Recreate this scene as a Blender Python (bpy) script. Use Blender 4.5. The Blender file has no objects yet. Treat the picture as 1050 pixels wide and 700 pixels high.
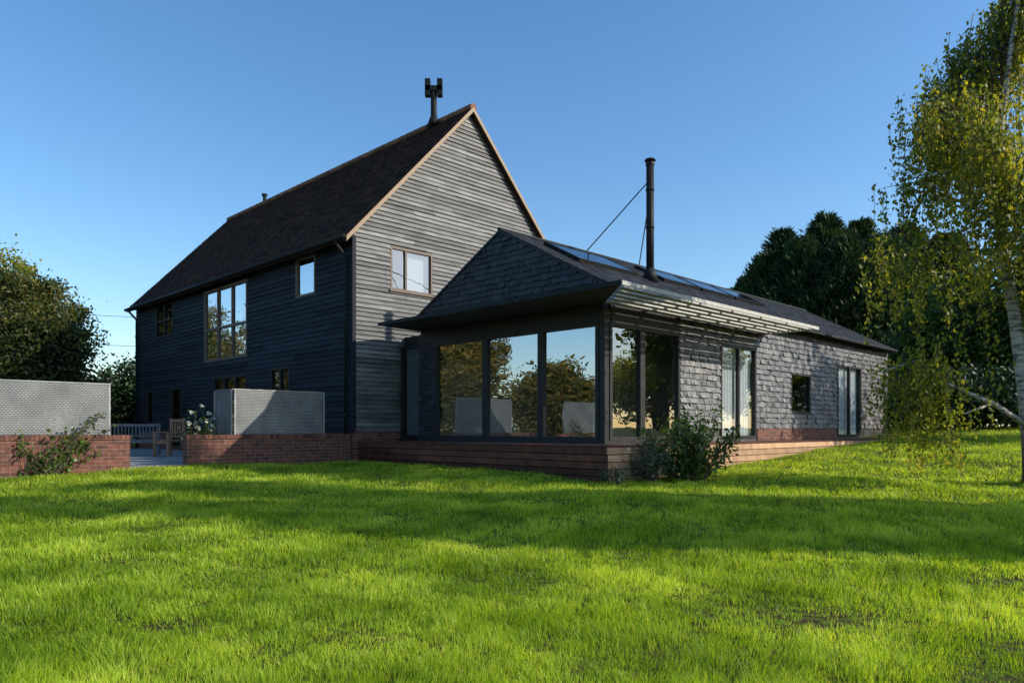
import bpy, math, random
import numpy as np
random.seed(7); rng=np.random.default_rng(7)
scene=bpy.context.scene
C=scene.collection
E=0.9; S2=math.sqrt(.5); PI=math.pi
def uv(u,v,z): return ((u-v)*S2,(u+v)*S2,z)

# ------------------------------------------------------------------ mesh helpers
OFF={}
class MB:
    def __init__(s): s.v=[]; s.f=[]
    def add(s,vs,fs):
        n=len(s.v); s.v+=[tuple(p) for p in vs]; s.f+=[tuple(i+n for i in f) for f in fs]; return s
    def box(s,x0,x1,y0,y1,z0,z1):
        return s.mbox(lambda a,d,z:(a,d,z),x0,x1,y0,y1,z0,z1)
    def mbox(s,m,a0,a1,d0,d1,z0,z1):
        vs=[m(a,d,z) for z in (z0,z1) for (a,d) in ((a0,d0),(a1,d0),(a1,d1),(a0,d1))]
        return s.add(vs,[(3,2,1,0),(4,5,6,7),(0,1,5,4),(1,2,6,5),(2,3,7,6),(3,0,4,7)])
    def prism(s,m,poly,d0,d1):
        n=len(poly)
        vs=[m(a,d0,z) for a,z in poly]+[m(a,d1,z) for a,z in poly]
        fs=[tuple(range(n)),tuple(range(2*n-1,n-1,-1))]+[(i,(i+1)%n,n+(i+1)%n,n+i) for i in range(n)]
        return s.add(vs,fs)
    def tube(s,pts,rad,n=8,cap=True):
        P=np.array(pts,float); k=len(P)
        if np.isscalar(rad): rad=[rad]*k
        T=np.gradient(P,axis=0); T/=np.linalg.norm(T,axis=1)[:,None]+1e-9
        ref=np.array([0,0,1.]) if abs(T[0][2])<.9 else np.array([1.,0,0])
        vs=[];fs=[]
        for i in range(k):
            a=np.cross(T[i],ref); a/=np.linalg.norm(a)+1e-9; b=np.cross(T[i],a)
            for j in range(n):
                t=2*PI*j/n; vs.append(tuple(P[i]+rad[i]*(math.cos(t)*a+math.sin(t)*b)))
        for i in range(k-1):
            for j in range(n):
                fs.append((i*n+j,i*n+(j+1)%n,(i+1)*n+(j+1)%n,(i+1)*n+j))
        if cap: fs.append(tuple(range(n-1,-1,-1))); fs.append(tuple(range((k-1)*n,k*n)))
        return s.add(vs,fs)
    def build(s,name,mat,parent,smooth=False):
        off=OFF[parent.name]
        me=bpy.data.meshes.new(name)
        me.from_pydata([(x-off[0],y-off[1],z-off[2]) for x,y,z in s.v],[],s.f)
        me.materials.append(mat); me.update()
        if smooth: me.polygons.foreach_set('use_smooth',[True]*len(me.polygons))
        o=bpy.data.objects.new(name,me); C.objects.link(o); o.parent=parent; OFF[o.name]=off
        return o
def thing(name,label,cat,base=(0,0,0),B=True,rot=0,group=None,off=None):
    o=bpy.data.objects.new(name,None); o.empty_display_size=.2; C.objects.link(o)
    o.location=uv(*base) if B else base
    o.rotation_euler=(0,0,PI/4 if B else rot)
    o['label']=label; o['category']=cat
    if group: o['group']=group
    OFF[o.name]=base if off is None else off
    return o
def npmesh(name,V,F,mat,parent=None,loc=(0,0,0),smooth=False):
    me=bpy.data.meshes.new(name)
    V=np.ascontiguousarray(V,dtype=np.float32); F=np.ascontiguousarray(F,dtype=np.int32)
    if parent is not None: V=V-np.array(OFF[parent.name],dtype=np.float32)
    else: V=V-np.array(loc,dtype=np.float32)
    me.vertices.add(len(V)); me.vertices.foreach_set('co',V.ravel())
    me.loops.add(F.size); me.loops.foreach_set('vertex_index',F.ravel())
    me.polygons.add(len(F)); me.polygons.foreach_set('loop_start',np.arange(0,F.size,F.shape[1],dtype=np.int32))
    me.materials.append(mat); me.update(calc_edges=True)
    if smooth: me.polygons.foreach_set('use_smooth',np.ones(len(F),dtype=bool))
    o=bpy.data.objects.new(name,me); C.objects.link(o)
    if parent is not None: o.parent=parent; OFF[o.name]=OFF[parent.name]
    else: o.location=loc
    return o
def tag(o,label=None,cat=None,group=None,kind=None):
    if label:o['label']=label
    if cat:o['category']=cat
    if group:o['group']=group
    if kind:o['kind']=kind
    return o

# ------------------------------------------------------------------ materials
def newmat(name):
    m=bpy.data.materials.new(name); m.use_nodes=True; nt=m.node_tree; nt.nodes.clear()
    out=nt.nodes.new('ShaderNodeOutputMaterial')
    return m,nt,out
def N(nt,t,**k):
    n=nt.nodes.new(t)
    for a,b in k.items(): setattr(n,a,b)
    return n
def mixc(nt,fac,a,b,blend='MIX'):
    n=N(nt,'ShaderNodeMix',data_type='RGBA',blend_type=blend)
    for sock,val in ((n.inputs[0],fac),(n.inputs[6],a),(n.inputs[7],b)):
        if hasattr(val,'is_linked'): nt.links.new(val,sock)
        elif isinstance(val,(int,float)): sock.default_value=val
        else: sock.default_value=(*val,1) if len(val)==3 else val
    return n.outputs[2]
def maprange(nt,v,a,b,c,d):
    n=N(nt,'ShaderNodeMapRange'); nt.links.new(v,n.inputs[0])
    for i,x in enumerate((a,b,c,d)): n.inputs[i+1].default_value=x
    return n.outputs[0]
def surf(name,c1,c2,scale=4,rough=.6,island=None,bump=0,bscale=40,stretch=(1,1,1),spec=.5,metal=0,rvar=.1,detail=5):
    m,nt,out=newmat(name); L=nt.links.new
    tc=N(nt,'ShaderNodeTexCoord'); mp=N(nt,'ShaderNodeMapping'); mp.inputs['Scale'].default_value=stretch
    L(tc.outputs['Object'],mp.inputs[0])
    no=N(nt,'ShaderNodeTexNoise'); no.inputs['Scale'].default_value=scale; no.inputs['Detail'].default_value=detail
    L(mp.outputs[0],no.inputs['Vector'])
    f=maprange(nt,no.outputs[0],.3,.7,0,1)
    col=mixc(nt,f,c1,c2)
    p=N(nt,'ShaderNodeBsdfPrincipled')
    r=maprange(nt,no.outputs[0],.3,.7,rough-rvar,rough+rvar)
    if island:
        g=N(nt,'ShaderNodeNewGeometry')
        iv=maprange(nt,g.outputs['Random Per Island'],0,1,island[0],island[1])
        cb=N(nt,'ShaderNodeCombineXYZ')
        for i in range(3): L(iv,cb.inputs[i])
        col=mixc(nt,1.0,col,cb.outputs[0],'MULTIPLY')
    L(col,p.inputs['Base Color']); L(r,p.inputs['Roughness'])
    p.inputs['Specular IOR Level'].default_value=spec; p.inputs['Metallic'].default_value=metal
    if bump:
        n2=N(nt,'ShaderNodeTexNoise'); n2.inputs['Scale'].default_value=bscale; n2.inputs['Detail'].default_value=4
        L(mp.outputs[0],n2.inputs['Vector'])
        b=N(nt,'ShaderNodeBump'); b.inputs['Strength'].default_value=bump; b.inputs['Distance'].default_value=.01
        L(n2.outputs[0],b.inputs['Height']); L(b.outputs[0],p.inputs['Normal'])
    L(p.outputs[0],out.inputs[0]); return m
def leafmat(name,cols,transl=.35,nscale=.8,rough=.5,tboost=1.5,shade=(.6,1.15)):
    m,nt,out=newmat(name); L=nt.links.new
    g=N(nt,'ShaderNodeNewGeometry'); tc=N(nt,'ShaderNodeTexCoord')
    no=N(nt,'ShaderNodeTexNoise'); no.inputs['Scale'].default_value=nscale; no.inputs['Detail'].default_value=3
    L(tc.outputs['Object'],no.inputs['Vector'])
    ad=N(nt,'ShaderNodeMath',operation='ADD'); L(g.outputs['Random Per Island'],ad.inputs[0])
    L(maprange(nt,no.outputs[0],.3,.7,-.35,.35),ad.inputs[1])
    rp=N(nt,'ShaderNodeValToRGB'); cr=rp.color_ramp
    while len(cr.elements)<len(cols): cr.elements.new(.5)
    for i,c in enumerate(cols): cr.elements[i].position=i/(len(cols)-1); cr.elements[i].color=(*c,1)
    L(ad.outputs[0],rp.inputs[0])
    sh=maprange(nt,no.outputs[0],.3,.7,shade[0],shade[1])
    cb=N(nt,'ShaderNodeCombineXYZ')
    for i in range(3): L(sh,cb.inputs[i])
    col=mixc(nt,1.0,rp.outputs[0],cb.outputs[0],'MULTIPLY')
    p=N(nt,'ShaderNodeBsdfPrincipled'); p.inputs['Roughness'].default_value=rough; p.inputs['Specular IOR Level'].default_value=.3
    L(col,p.inputs['Base Color'])
    t=N(nt,'ShaderNodeBsdfTranslucent')
    tcol=mixc(nt,1.0,col,(1.25*tboost,1.15*tboost,.5*tboost),'MULTIPLY'); L(tcol,t.inputs[0])
    mx=N(nt,'ShaderNodeMixShader'); mx.inputs[0].default_value=transl
    L(p.outputs[0],mx.inputs[1]); L(t.outputs[0],mx.inputs[2]); L(mx.outputs[0],out.inputs[0]); return m
def glassmat(name,tint=(.55,.6,.6),lo=.12,hi=.95):
    m,nt,out=newmat(name); L=nt.links.new
    lw=N(nt,'ShaderNodeLayerWeight'); pw=N(nt,'ShaderNodeMath',operation='POWER'); L(lw.outputs['Facing'],pw.inputs[0]); pw.inputs[1].default_value=4
    f=maprange(nt,pw.outputs[0],0,1,lo,hi)
    tr=N(nt,'ShaderNodeBsdfTransparent'); tr.inputs[0].default_value=(*tint,1)
    gl=N(nt,'ShaderNodeBsdfGlossy'); gl.inputs['Roughness'].default_value=.0; gl.inputs[0].default_value=(.88,.94,1,1)
    tc=N(nt,'ShaderNodeTexCoord'); no=N(nt,'ShaderNodeTexNoise'); no.inputs['Scale'].default_value=1.3
    L(tc.outputs['Object'],no.inputs['Vector'])
    b=N(nt,'ShaderNodeBump'); b.inputs['Strength'].default_value=.06; b.inputs['Distance'].default_value=.05
    L(no.outputs[0],b.inputs['Height']); L(b.outputs[0],gl.inputs['Normal'])
    mx=N(nt,'ShaderNodeMixShader'); L(f,mx.inputs[0]); L(tr.outputs[0],mx.inputs[1]); L(gl.outputs[0],mx.inputs[2])
    L(mx.outputs[0],out.inputs[0]); return m
def brickmat(name):
    m,nt,out=newmat(name); L=nt.links.new
    tc=N(nt,'ShaderNodeTexCoord'); sp=N(nt,'ShaderNodeSeparateXYZ'); L(tc.outputs['Object'],sp.inputs[0])
    ad=N(nt,'ShaderNodeMath',operation='ADD'); L(sp.outputs[0],ad.inputs[0]); L(sp.outputs[1],ad.inputs[1])
    cb=N(nt,'ShaderNodeCombineXYZ'); L(ad.outputs[0],cb.inputs[0]); L(sp.outputs[2],cb.inputs[1])
    br=N(nt,'ShaderNodeTexBrick'); L(cb.outputs[0],br.inputs['Vector'])
    br.inputs['Scale'].default_value=1; br.inputs['Brick Width'].default_value=.225; br.inputs['Row Height'].default_value=.075
    br.inputs['Mortar Size'].default_value=.006; br.inputs['Mortar Smooth'].default_value=.2
    br.inputs['Color1'].default_value=(.22,.075,.048,1); br.inputs['Color2'].default_value=(.11,.045,.034,1); br.inputs['Mortar'].default_value=(.22,.18,.15,1)
    no=N(nt,'ShaderNodeTexNoise'); no.inputs['Scale'].default_value=9; no.inputs['Detail'].default_value=6; L(tc.outputs['Object'],no.inputs['Vector'])
    col=mixc(nt,1.0,br.outputs[0],mixc(nt,maprange(nt,no.outputs[0],.3,.7,0,1),(.5,.48,.48),(1.15,1.1,1.05)),'MULTIPLY')
    p=N(nt,'ShaderNodeBsdfPrincipled'); p.inputs['Roughness'].default_value=.85; L(col,p.inputs['Base Color'])
    b=N(nt,'ShaderNodeBump'); b.inputs['Strength'].default_value=.6; b.inputs['Distance'].default_value=.01; b.invert=True
    L(br.outputs['Fac'],b.inputs['Height']); L(b.outputs[0],p.inputs['Normal']); L(p.outputs[0],out.inputs[0]); return m

BOARD=surf('shaded_black_board',(.008,.0105,.0155),(.018,.0215,.029),3,.65,(.4,1.7),.5,60,(1,1,9),.2)  # black stain taken darker still, front wall's shade painted into the colour
BOARDG=surf('sunlit_gable_board',(.075,.073,.07),(.22,.215,.20),1.8,.5,(.55,1.4),.8,60,(1,1,5),.7)  # same weathered boards, raking sun and sheen painted in as a lighter tone
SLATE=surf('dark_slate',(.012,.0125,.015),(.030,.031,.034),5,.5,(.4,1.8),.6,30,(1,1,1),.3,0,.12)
SLATES=surf('sunlit_slate',(.017,.017,.019),(.11,.105,.10),5,.42,(.3,1.7),.9,30,(1,1,1),.8,0,.14)  # lighter copy of the slate, sunlight on the side wall painted into it
SLATEROOF=surf('roof_slate',(.014,.016,.020),(.032,.033,.038),5,.65,(.5,1.6),.5,30,(1,1,1),.25)
TILE=surf('clay_tile',(.030,.016,.011),(.066,.034,.022),2,.9,(.45,1.7),.5,30,(1,1,1),.12)
RIDGE=surf('ridge_clay',(.16,.075,.04),(.26,.13,.07),5,.85,(.7,1.3),.5,30,(1,1,1),.2)
OAK=surf('oak_timber',(.10,.068,.046),(.17,.12,.083),6,.6,None,.3,40,(1,1,1))
VERGE=surf('verge_oak',(.24,.155,.09),(.36,.25,.16),6,.65,None,.3,40,(1,1,1))
BLACKMETAL=surf('dark_metal',(.008,.009,.010),(.015,.016,.017),8,.65,None,.05,60,(1,1,1),.25)
FRAME=surf('charcoal_frame',(.016,.016,.017),(.027,.026,.025),8,.5,spec=.3)
GREYTIMBER=surf('silvered_timber',(.42,.40,.36),(.60,.575,.53),5,.8,(.75,1.15),.4,50,(1,1,1),.2)
SOFFIT=surf('soffit_board',(.03,.03,.03),(.05,.048,.045),4,.6)
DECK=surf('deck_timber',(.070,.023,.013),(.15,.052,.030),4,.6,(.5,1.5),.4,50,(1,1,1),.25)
DECKS=surf('sunlit_deck_timber',(.38,.20,.11),(.54,.34,.20),4,.65,(.6,1.3),.4,50)  # deck timber in lighter tan, sun on the side face put into the colour
BRICK=brickmat('red_brick')
COPING=surf('brick_coping',(.10,.042,.030),(.20,.08,.055),12,.85,(.5,1.4),.5,40)
GLASS=glassmat('window_glass',(.7,.74,.74),.40,1.0)
GLASSS=glassmat('side_window_glass',(.85,.87,.88),.22,.9)
GLASSD=glassmat('dark_window_glass',(.35,.37,.38),.10,.9)
GLASSR=glassmat('roof_window_glass',(.3,.32,.33),.08,.65)
GLASSB=glassmat('barn_window_glass',(.4,.43,.45),.55,1.0)
PLASTER=surf('interior_plaster',(.5,.49,.46),(.6,.59,.56),2,.9)
FLOOR=surf('interior_floor',(.22,.14,.08),(.3,.2,.12),4,.4)
FABRIC=surf('pale_fabric',(.64,.68,.71),(.76,.80,.83),4,.9,None,.5,30,(8,8,.3))
BLIND=surf('grey_blind',(.26,.275,.28),(.32,.335,.34),4,.9,None,.5,30,(8,8,.3))
PAVING=surf('stone_paving',(.20,.19,.18),(.32,.30,.28),2,.8,(.7,1.2),.4,20)
WOODGREY=surf('weathered_teak',(.10,.105,.12),(.17,.17,.185),6,.7,(.8,1.2),.3,50)
WOODBROWN=surf('brown_teak',(.24,.13,.07),(.36,.21,.12),6,.6,(.8,1.2),.3,50)
STEEL=surf('grey_steel',(.25,.26,.27),(.35,.36,.37),6,.4,metal=.6)
WHITE=surf('white_enamel',(.75,.75,.73),(.82,.82,.8),3,.4)
BARK=surf('brown_bark',(.06,.045,.032),(.12,.09,.065),6,.9,None,.9,25,(1,1,.3))
def birchbark():
    m,nt,out=newmat('birch_bark'); L=nt.links.new
    tc=N(nt,'ShaderNodeTexCoord'); mp=N(nt,'ShaderNodeMapping'); mp.inputs['Scale'].default_value=(1.2,1.2,4); L(tc.outputs['Object'],mp.inputs[0])
    no=N(nt,'ShaderNodeTexNoise'); no.inputs['Scale'].default_value=5; no.inputs['Detail'].default_value=6; L(mp.outputs[0],no.inputs['Vector'])
    sp=N(nt,'ShaderNodeSeparateXYZ'); L(tc.outputs['Object'],sp.inputs[0])
    c=mixc(nt,maprange(nt,no.outputs[0],.44,.62,0,1),(.50,.46,.41),(.10,.08,.065))
    c=mixc(nt,maprange(nt,sp.outputs[2],.3,1.4,0,1),(.06,.045,.033),c)
    p=N(nt,'ShaderNodeBsdfPrincipled'); p.inputs['Roughness'].default_value=.8; L(c,p.inputs['Base Color'])
    b=N(nt,'ShaderNodeBump'); b.inputs['Strength'].default_value=.7; b.inputs['Distance'].default_value=.02
    L(no.outputs[0],b.inputs['Height']); L(b.outputs[0],p.inputs['Normal']); L(p.outputs[0],out.inputs[0]); return m
BIRCHBARK=birchbark()
def screenmat():
    m,nt,out=newmat('perforated_screen'); L=nt.links.new
    tc=N(nt,'ShaderNodeTexCoord'); sp=N(nt,'ShaderNodeSeparateXYZ'); L(tc.outputs['Object'],sp.inputs[0])
    ad=N(nt,'ShaderNodeMath',operation='ADD'); L(sp.outputs[0],ad.inputs[0]); L(sp.outputs[1],ad.inputs[1])
    cb=N(nt,'ShaderNodeCombineXYZ'); L(ad.outputs[0],cb.inputs[0]); L(sp.outputs[2],cb.inputs[1])
    br=N(nt,'ShaderNodeTexBrick'); L(cb.outputs[0],br.inputs['Vector']); br.inputs['Scale'].default_value=1
    br.inputs['Brick Width'].default_value=.06; br.inputs['Row Height'].default_value=.032; br.inputs['Mortar Size'].default_value=.008; br.inputs['Mortar Smooth'].default_value=.4
    br.inputs['Color1'].default_value=(.10,.105,.11,1); br.inputs['Color2'].default_value=(.14,.145,.15,1); br.inputs['Mortar'].default_value=(.23,.235,.24,1)
    no=N(nt,'ShaderNodeTexNoise'); no.inputs['Scale'].default_value=2.2; no.inputs['Detail'].default_value=6; L(tc.outputs['Object'],no.inputs['Vector'])
    col=mixc(nt,1.0,br.outputs[0],mixc(nt,maprange(nt,no.outputs[0],.3,.7,0,1),(.75,.75,.75),(1.25,1.25,1.22)),'MULTIPLY')
    p=N(nt,'ShaderNodeBsdfPrincipled'); p.inputs['Roughness'].default_value=.5; p.inputs['Metallic'].default_value=.2; L(col,p.inputs['Base Color'])
    t=N(nt,'ShaderNodeBsdfTransparent'); mx=N(nt,'ShaderNodeMixShader')
    L(maprange(nt,br.outputs['Fac'],0,1,.38,.0),mx.inputs[0]); L(p.outputs[0],mx.inputs[1]); L(t.outputs[0],mx.inputs[2]); L(mx.outputs[0],out.inputs[0]); return m
SCREEN=screenmat()
GRASS=leafmat('grass_blade',[(.14,.24,.014),(.25,.39,.020),(.37,.51,.028),(.52,.56,.09)],.46,1.0,.45,1.4,(.76,1.18))
LEAF_BIRCH=leafmat('birch_leaf',[(.10,.14,.016),(.17,.21,.022),(.26,.27,.03),(.40,.34,.042)],.45,1.2,.5,1.4,(.75,1.15))
LEAF_DARK=leafmat('evergreen_leaf',[(.017,.041,.016),(.033,.066,.024),(.054,.10,.033)],.15,.6,.55,1.2)
LEAF_GREEN=leafmat('green_leaf',[(.03,.06,.010),(.06,.10,.016),(.10,.145,.024)],.35,.7,.5,1.4)
LEAF_OLIVE=leafmat('olive_leaf',[(.020,.038,.012),(.038,.060,.016),(.07,.09,.02),(.17,.15,.03)],.3,.4,.5,1.3)
LEAF_AUTUMN=leafmat('autumn_leaf',[(.045,.07,.016),(.10,.11,.02),(.19,.14,.028),(.26,.17,.032)],.35,.5,.55,1.4)
LEAF_SHRUB=leafmat('glossy_shrub_leaf',[(.04,.08,.014),(.075,.13,.022),(.13,.19,.036)],.3,2,.35,1.4)
LEAF_PALE=leafmat('pale_shrub_leaf',[(.08,.11,.06),(.13,.16,.09),(.19,.22,.13)],.3,2,.45,1.2)
PETAL=leafmat('white_petal',[(.6,.6,.55),(.75,.75,.7)],.3,2,.6,1.0)

# ------------------------------------------------------------------ ground
def und(x,y):
    return .018*np.sin(1.1*x+.6*y)+.013*np.sin(.7*x-1.3*y+1)+.01*np.sin(1.9*x+2.3*y+.4)+.03*np.sin(.25*x+.31*y)
def gz(x,y):
    u=(x+y)*S2
    return -.45+.04*np.clip(y,-12,15)+.052*np.clip(u-14.2,0,16)+und(x,y)*np.clip((18-np.abs(y-6))/8,0.1,1)-.02
def axis(a,b,step,far):
    mid=np.arange(a,b+.01,step)
    k=np.array([1,3,8,20,50,120,far])
    return np.concatenate([a-k[::-1],mid,b+k])
xs=axis(-26,32,.4,400); ys=axis(-8,40,.4,500)
GX,GY=np.meshgrid(xs,ys); GZ=gz(GX,GY)
V=np.stack([GX,GY,GZ],-1).reshape(-1,3)
nx=len(xs); I=np.arange(len(ys)*nx).reshape(len(ys),nx)
F=np.stack([I[:-1,:-1],I[:-1,1:],I[1:,1:],I[1:,:-1]],-1).reshape(-1,4)
def groundmat():
    m,nt,out=newmat('lawn_ground'); L=nt.links.new
    tc=N(nt,'ShaderNodeTexCoord')
    n1=N(nt,'ShaderNodeTexNoise'); n1.inputs['Scale'].default_value=.5; n1.inputs['Detail'].default_value=6
    n2=N(nt,'ShaderNodeTexNoise'); n2.inputs['Scale'].default_value=14; n2.inputs['Detail'].default_value=6
    for n in (n1,n2): L(tc.outputs['Object'],n.inputs['Vector'])
    a=mixc(nt,maprange(nt,n1.outputs[0],.35,.65,0,1),(.08,.125,.014),(.125,.19,.018))
    c=mixc(nt,maprange(nt,n2.outputs[0],.42,.62,0,1),(.052,.038,.020),a)
    p=N(nt,'ShaderNodeBsdfPrincipled'); p.inputs['Roughness'].default_value=1; p.inputs['Specular IOR Level'].default_value=.05; L(c,p.inputs['Base Color'])
    b=N(nt,'ShaderNodeBump'); b.inputs['Strength'].default_value=.8; b.inputs['Distance'].default_value=.03
    L(n2.outputs[0],b.inputs['Height']); L(b.outputs[0],p.inputs['Normal']); L(p.outputs[0],out.inputs[0]); return m
g=npmesh('ground',V,F,groundmat(),smooth=True); tag(g,'wide gently sloping ground under the mown lawn','ground',kind='structure')

# grass blades
def blades(n,ymin,ymax):
    Y=np.exp(rng.uniform(math.log(ymin),math.log(ymax),n))
    X=rng.uniform(-1,1,n)*(.76*Y+1.0)
    u=(X+Y)*S2; v=(Y-X)*S2
    bad=((u>9.9)&(v>7.62)&(u<26.8))|((v>15.25)&(u>-3)&(u<10))|((v>15.25)&(u<4))
    noise=np.sin(2.1*X+1.7*Y)+np.sin(3.3*X-2.9*Y+1)+np.sin(.9*X+4.1*Y+2)+.8*np.sin(5.7*X+.8*Y)
    tuft=np.sin(11.3*X+3.1*Y+1.5*np.sin(4*Y))*np.sin(9.1*Y-4.2*X+1.3*np.sin(5*X))+.6*np.sin(19*X+7*Y)*np.sin(17*Y-6*X)
    bare=0*X
    for (bx_,by_,rx,ry,s) in ((1.9,4.5,.50,.27,1),(-2.0,4.3,.28,.15,.75),(2.9,4.0,.40,.18,.95),(.75,3.9,.2,.09,.65),(3.6,5.4,.4,.19,.8),(2.4,3.6,.28,.11,.85)):
        bare=bare+s*np.exp(-(((X-bx_)/rx)**2+((Y-by_)/ry)**2))
    bare=bare*(1+.25*tuft)
    keep=(~bad)&(rng.uniform(0,1,n)>bare*.97)&(rng.uniform(0,1,n)<.94+.2*tuft)
    X,Y,noise,tuft,bare=X[keep],Y[keep],noise[keep],tuft[keep],bare[keep]; n=len(X)
    h=(.046+.007*noise+.015*tuft)*rng.uniform(.5,1.6,n)*(1-.5*np.clip(bare,0,1)); h=np.clip(h,.02,.14)
    w=rng.uniform(.0024,.0047,n)*np.clip(Y/4,.9,3.2)
    th=rng.uniform(0,2*PI,n); la=2.2*noise+rng.normal(size=n)*1.3; lean=h*rng.uniform(.08,.75,n)
    Z=gz(X,Y)-.005
    dx=np.cos(th)*w/2; dy=np.sin(th)*w/2; lx=np.cos(la)*lean; ly=np.sin(la)*lean
    V=np.empty((n,5,3))
    V[:,0]=np.stack([X-dx,Y-dy,Z],-1); V[:,1]=np.stack([X+dx,Y+dy,Z],-1)
    V[:,2]=np.stack([X-dx*.75+lx*.35,Y-dy*.75+ly*.35,Z+h*.6],-1); V[:,3]=np.stack([X+dx*.75+lx*.35,Y+dy*.75+ly*.35,Z+h*.6],-1)
    V[:,4]=np.stack([X+lx,Y+ly,Z+h],-1)
    b=(np.arange(n)*5)[:,None]
    F=np.concatenate([b+np.array([0,1,3]),b+np.array([0,3,2]),b+np.array([2,3,4])],1).reshape(-1,3)
    return V.reshape(-1,3),F
V,F=blades(760000,2.7,30)
go=npmesh('grass',V,F,GRASS); tag(go,'bright green lawn grass in sun and tree shadow','grass',kind='stuff')

# ------------------------------------------------------------------ wall helpers
def courses(mb,m,z0,z1,expo,wmin,wmax,clip,opens,d0,d1,jit=.003,lap=1.06,zj=.0):
    k=0; zb=z0
    while zb<z1-.02:
        zt=min(zb+expo*lap,z1+.01); zm=(zb+min(zb+expo,z1))/2
        ivs=list(clip(zm))
        for (oa,ob,oz0,oz1) in opens:
            if oz0<zm<oz1:
                new=[]
                for a,b in ivs:
                    if ob<=a or oa>=b: new.append((a,b)); continue
                    if oa>a: new.append((a,oa))
                    if ob<b: new.append((ob,b))
                ivs=new
        for a,b in ivs:
            x=a; first=True
            while x<b-.004:
                w=random.uniform(wmin,wmax)
                if first:
                    w*=(random.uniform(.3,1) if wmax>1 else (.5 if k%2 else 1)); first=False
                x2=min(x+w,b); gap=.002
                j1=d1+random.uniform(-jit,jit); j2=j1+random.uniform(-jit,jit)*.6
                q=random.uniform(-zj,zj); q2=q+random.uniform(-zj,zj)*.5
                mb.add([m(x+gap,j1,zb+q),m(x2-gap,j2,zb+q2),m(x2-gap,d0,zt),m(x+gap,d0,zt),m(x+gap,0,zb+q),m(x2-gap,0,zb+q2)],[(0,1,2,3),(4,5,1,0)])
                x=x2
        zb+=expo; k+=1
def panel(mb,m,a0,a1,z0,z1,opens,d0,d1):
    ac=sorted({a0,a1,*[min(max(o[i],a0),a1) for o in opens for i in (0,1)]})
    for i in range(len(ac)-1):
        am=(ac[i]+ac[i+1])/2; z=z0
        for o in sorted([o for o in opens if o[0]<am<o[1]],key=lambda o:o[2]):
            if o[2]>z and z<z1: mb.mbox(m,ac[i],ac[i+1],d0,d1,z,min(o[2],z1))
            z=max(z,o[3])
        if z<z1-.001: mb.mbox(m,ac[i],ac[i+1],d0,d1,z,z1)
def window(root,m,a0,a1,z0,z1,cols=(),rows=(),fw=.06,d0=-.06,d1=.03,frame=FRAME,glass=GLASS,name='window',label=None,sill=None):
    mb=MB()
    mb.mbox(m,a0,a1,d0,d1,z0,z0+fw); mb.mbox(m,a0,a1,d0,d1,z1-fw,z1)
    mb.mbox(m,a0,a0+fw,d0,d1,z0+fw,z1-fw); mb.mbox(m,a1-fw,a1,d0,d1,z0+fw,z1-fw)
    for c in cols:
        x=a0+(a1-a0)*c; mb.mbox(m,x-fw/2,x+fw/2,d0+.004,d1-.004,z0+fw,z1-fw)
    for r in rows:
        z=z0+(z1-z0)*r; mb.mbox(m,a0+fw,a1-fw,d0+.008,d1-.008,z-fw/2,z+fw/2)
    o=mb.build(name,frame,root)
    if label:o['label']=label
    p=MB(); dm=(d0+d1)/2-.01
    p.add([m(a0+.02,dm,z0+.02),m(a1-.02,dm,z0+.02),m(a1-.02,dm,z1-.02),m(a0+.02,dm,z1-.02)],[(0,1,2,3)]).build('pane',glass,o)
    if sill:
        s=MB(); s.mbox(m,a0-.05,a1+.05,0,.08,z0-.045,z0-.003); s.build('sill',sill,o)
    return o
def curtain(m,a0,a1,d,z0,z1,parent,name='curtain',mat=None):
    b=MB(); k=int((a1-a0)/.05)+4; vs=[];fs=[]
    for i in range(k+1):
        a=a0+(a1-a0)*i/k; dd=d+.03*math.sin(i*2.1); vs+=[m(a,dd,z0),m(a,dd,z1)]
    for i in range(k): fs.append((2*i,2*i+2,2*i+3,2*i+1))
    b.add(vs,fs); b.build(name,mat or FABRIC,parent,True)

# ------------------------------------------------------------------ barn
ub,uc,ur,vb,vf=9.87,13.62,17.37,15.3,30.4
zr=E+8.9; tanb=1.06; al=math.atan(tanb)
roofz=lambda u: zr-tanb*abs(u-uc)
barn=thing('barn_house','two storey black weatherboarded barn house with steep brown tiled roof','house',(ub,vb,.1))
mF=lambda a,d,z:(ub-d,a,z)      # long front wall: a=v
mG=lambda a,d,z:(a,vb-d,z)      # gable wall: a=u
fo=[(20.92,24.0,E+2.15,E+4.45),(17.03,18.04,E+3.5,E+4.55),(26.65,28.3,E+3.3,E+4.5),(18.36,19.47,E+.0,E+1.72),
    (20.92,23.3,E-.66,E+1.65),(25.96,26.9,E-.66,E+1.46),(28.6,29.3,E+.2,E+1.45)]
gop=[(10.95,12.3,E+3.52,E+4.62)]
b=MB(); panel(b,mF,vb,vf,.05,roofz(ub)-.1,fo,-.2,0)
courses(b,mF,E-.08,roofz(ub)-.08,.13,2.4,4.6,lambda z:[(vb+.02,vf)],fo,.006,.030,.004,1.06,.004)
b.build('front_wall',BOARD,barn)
b=MB()
panel(b,mG,ub+.2,ur,.05,E+4.6,gop,-.2,0)
b.prism(mG,[(ub+.45,E+4.63),(ur-.3,E+4.63),(uc,zr-.25)],-.2,0)
hz=lambda z:(zr-.12-z)/tanb
courses(b,mG,E-.04,zr-.12,.112,1.6,4.2,lambda z:[(max(ub,uc-hz(z)),min(ur,uc+hz(z)))],gop,.004,.040,.007,1.06,.004)
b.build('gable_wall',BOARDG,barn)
b=MB(); b.box(ub+.2,ur,vf-.2,vf,.05,E+4.6); b.prism(lambda a,d,z:(a,vf+d,z),[(ub+.45,E+4.63),(ur-.3,E+4.63),(uc,zr-.25)],-.2,0)
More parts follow.
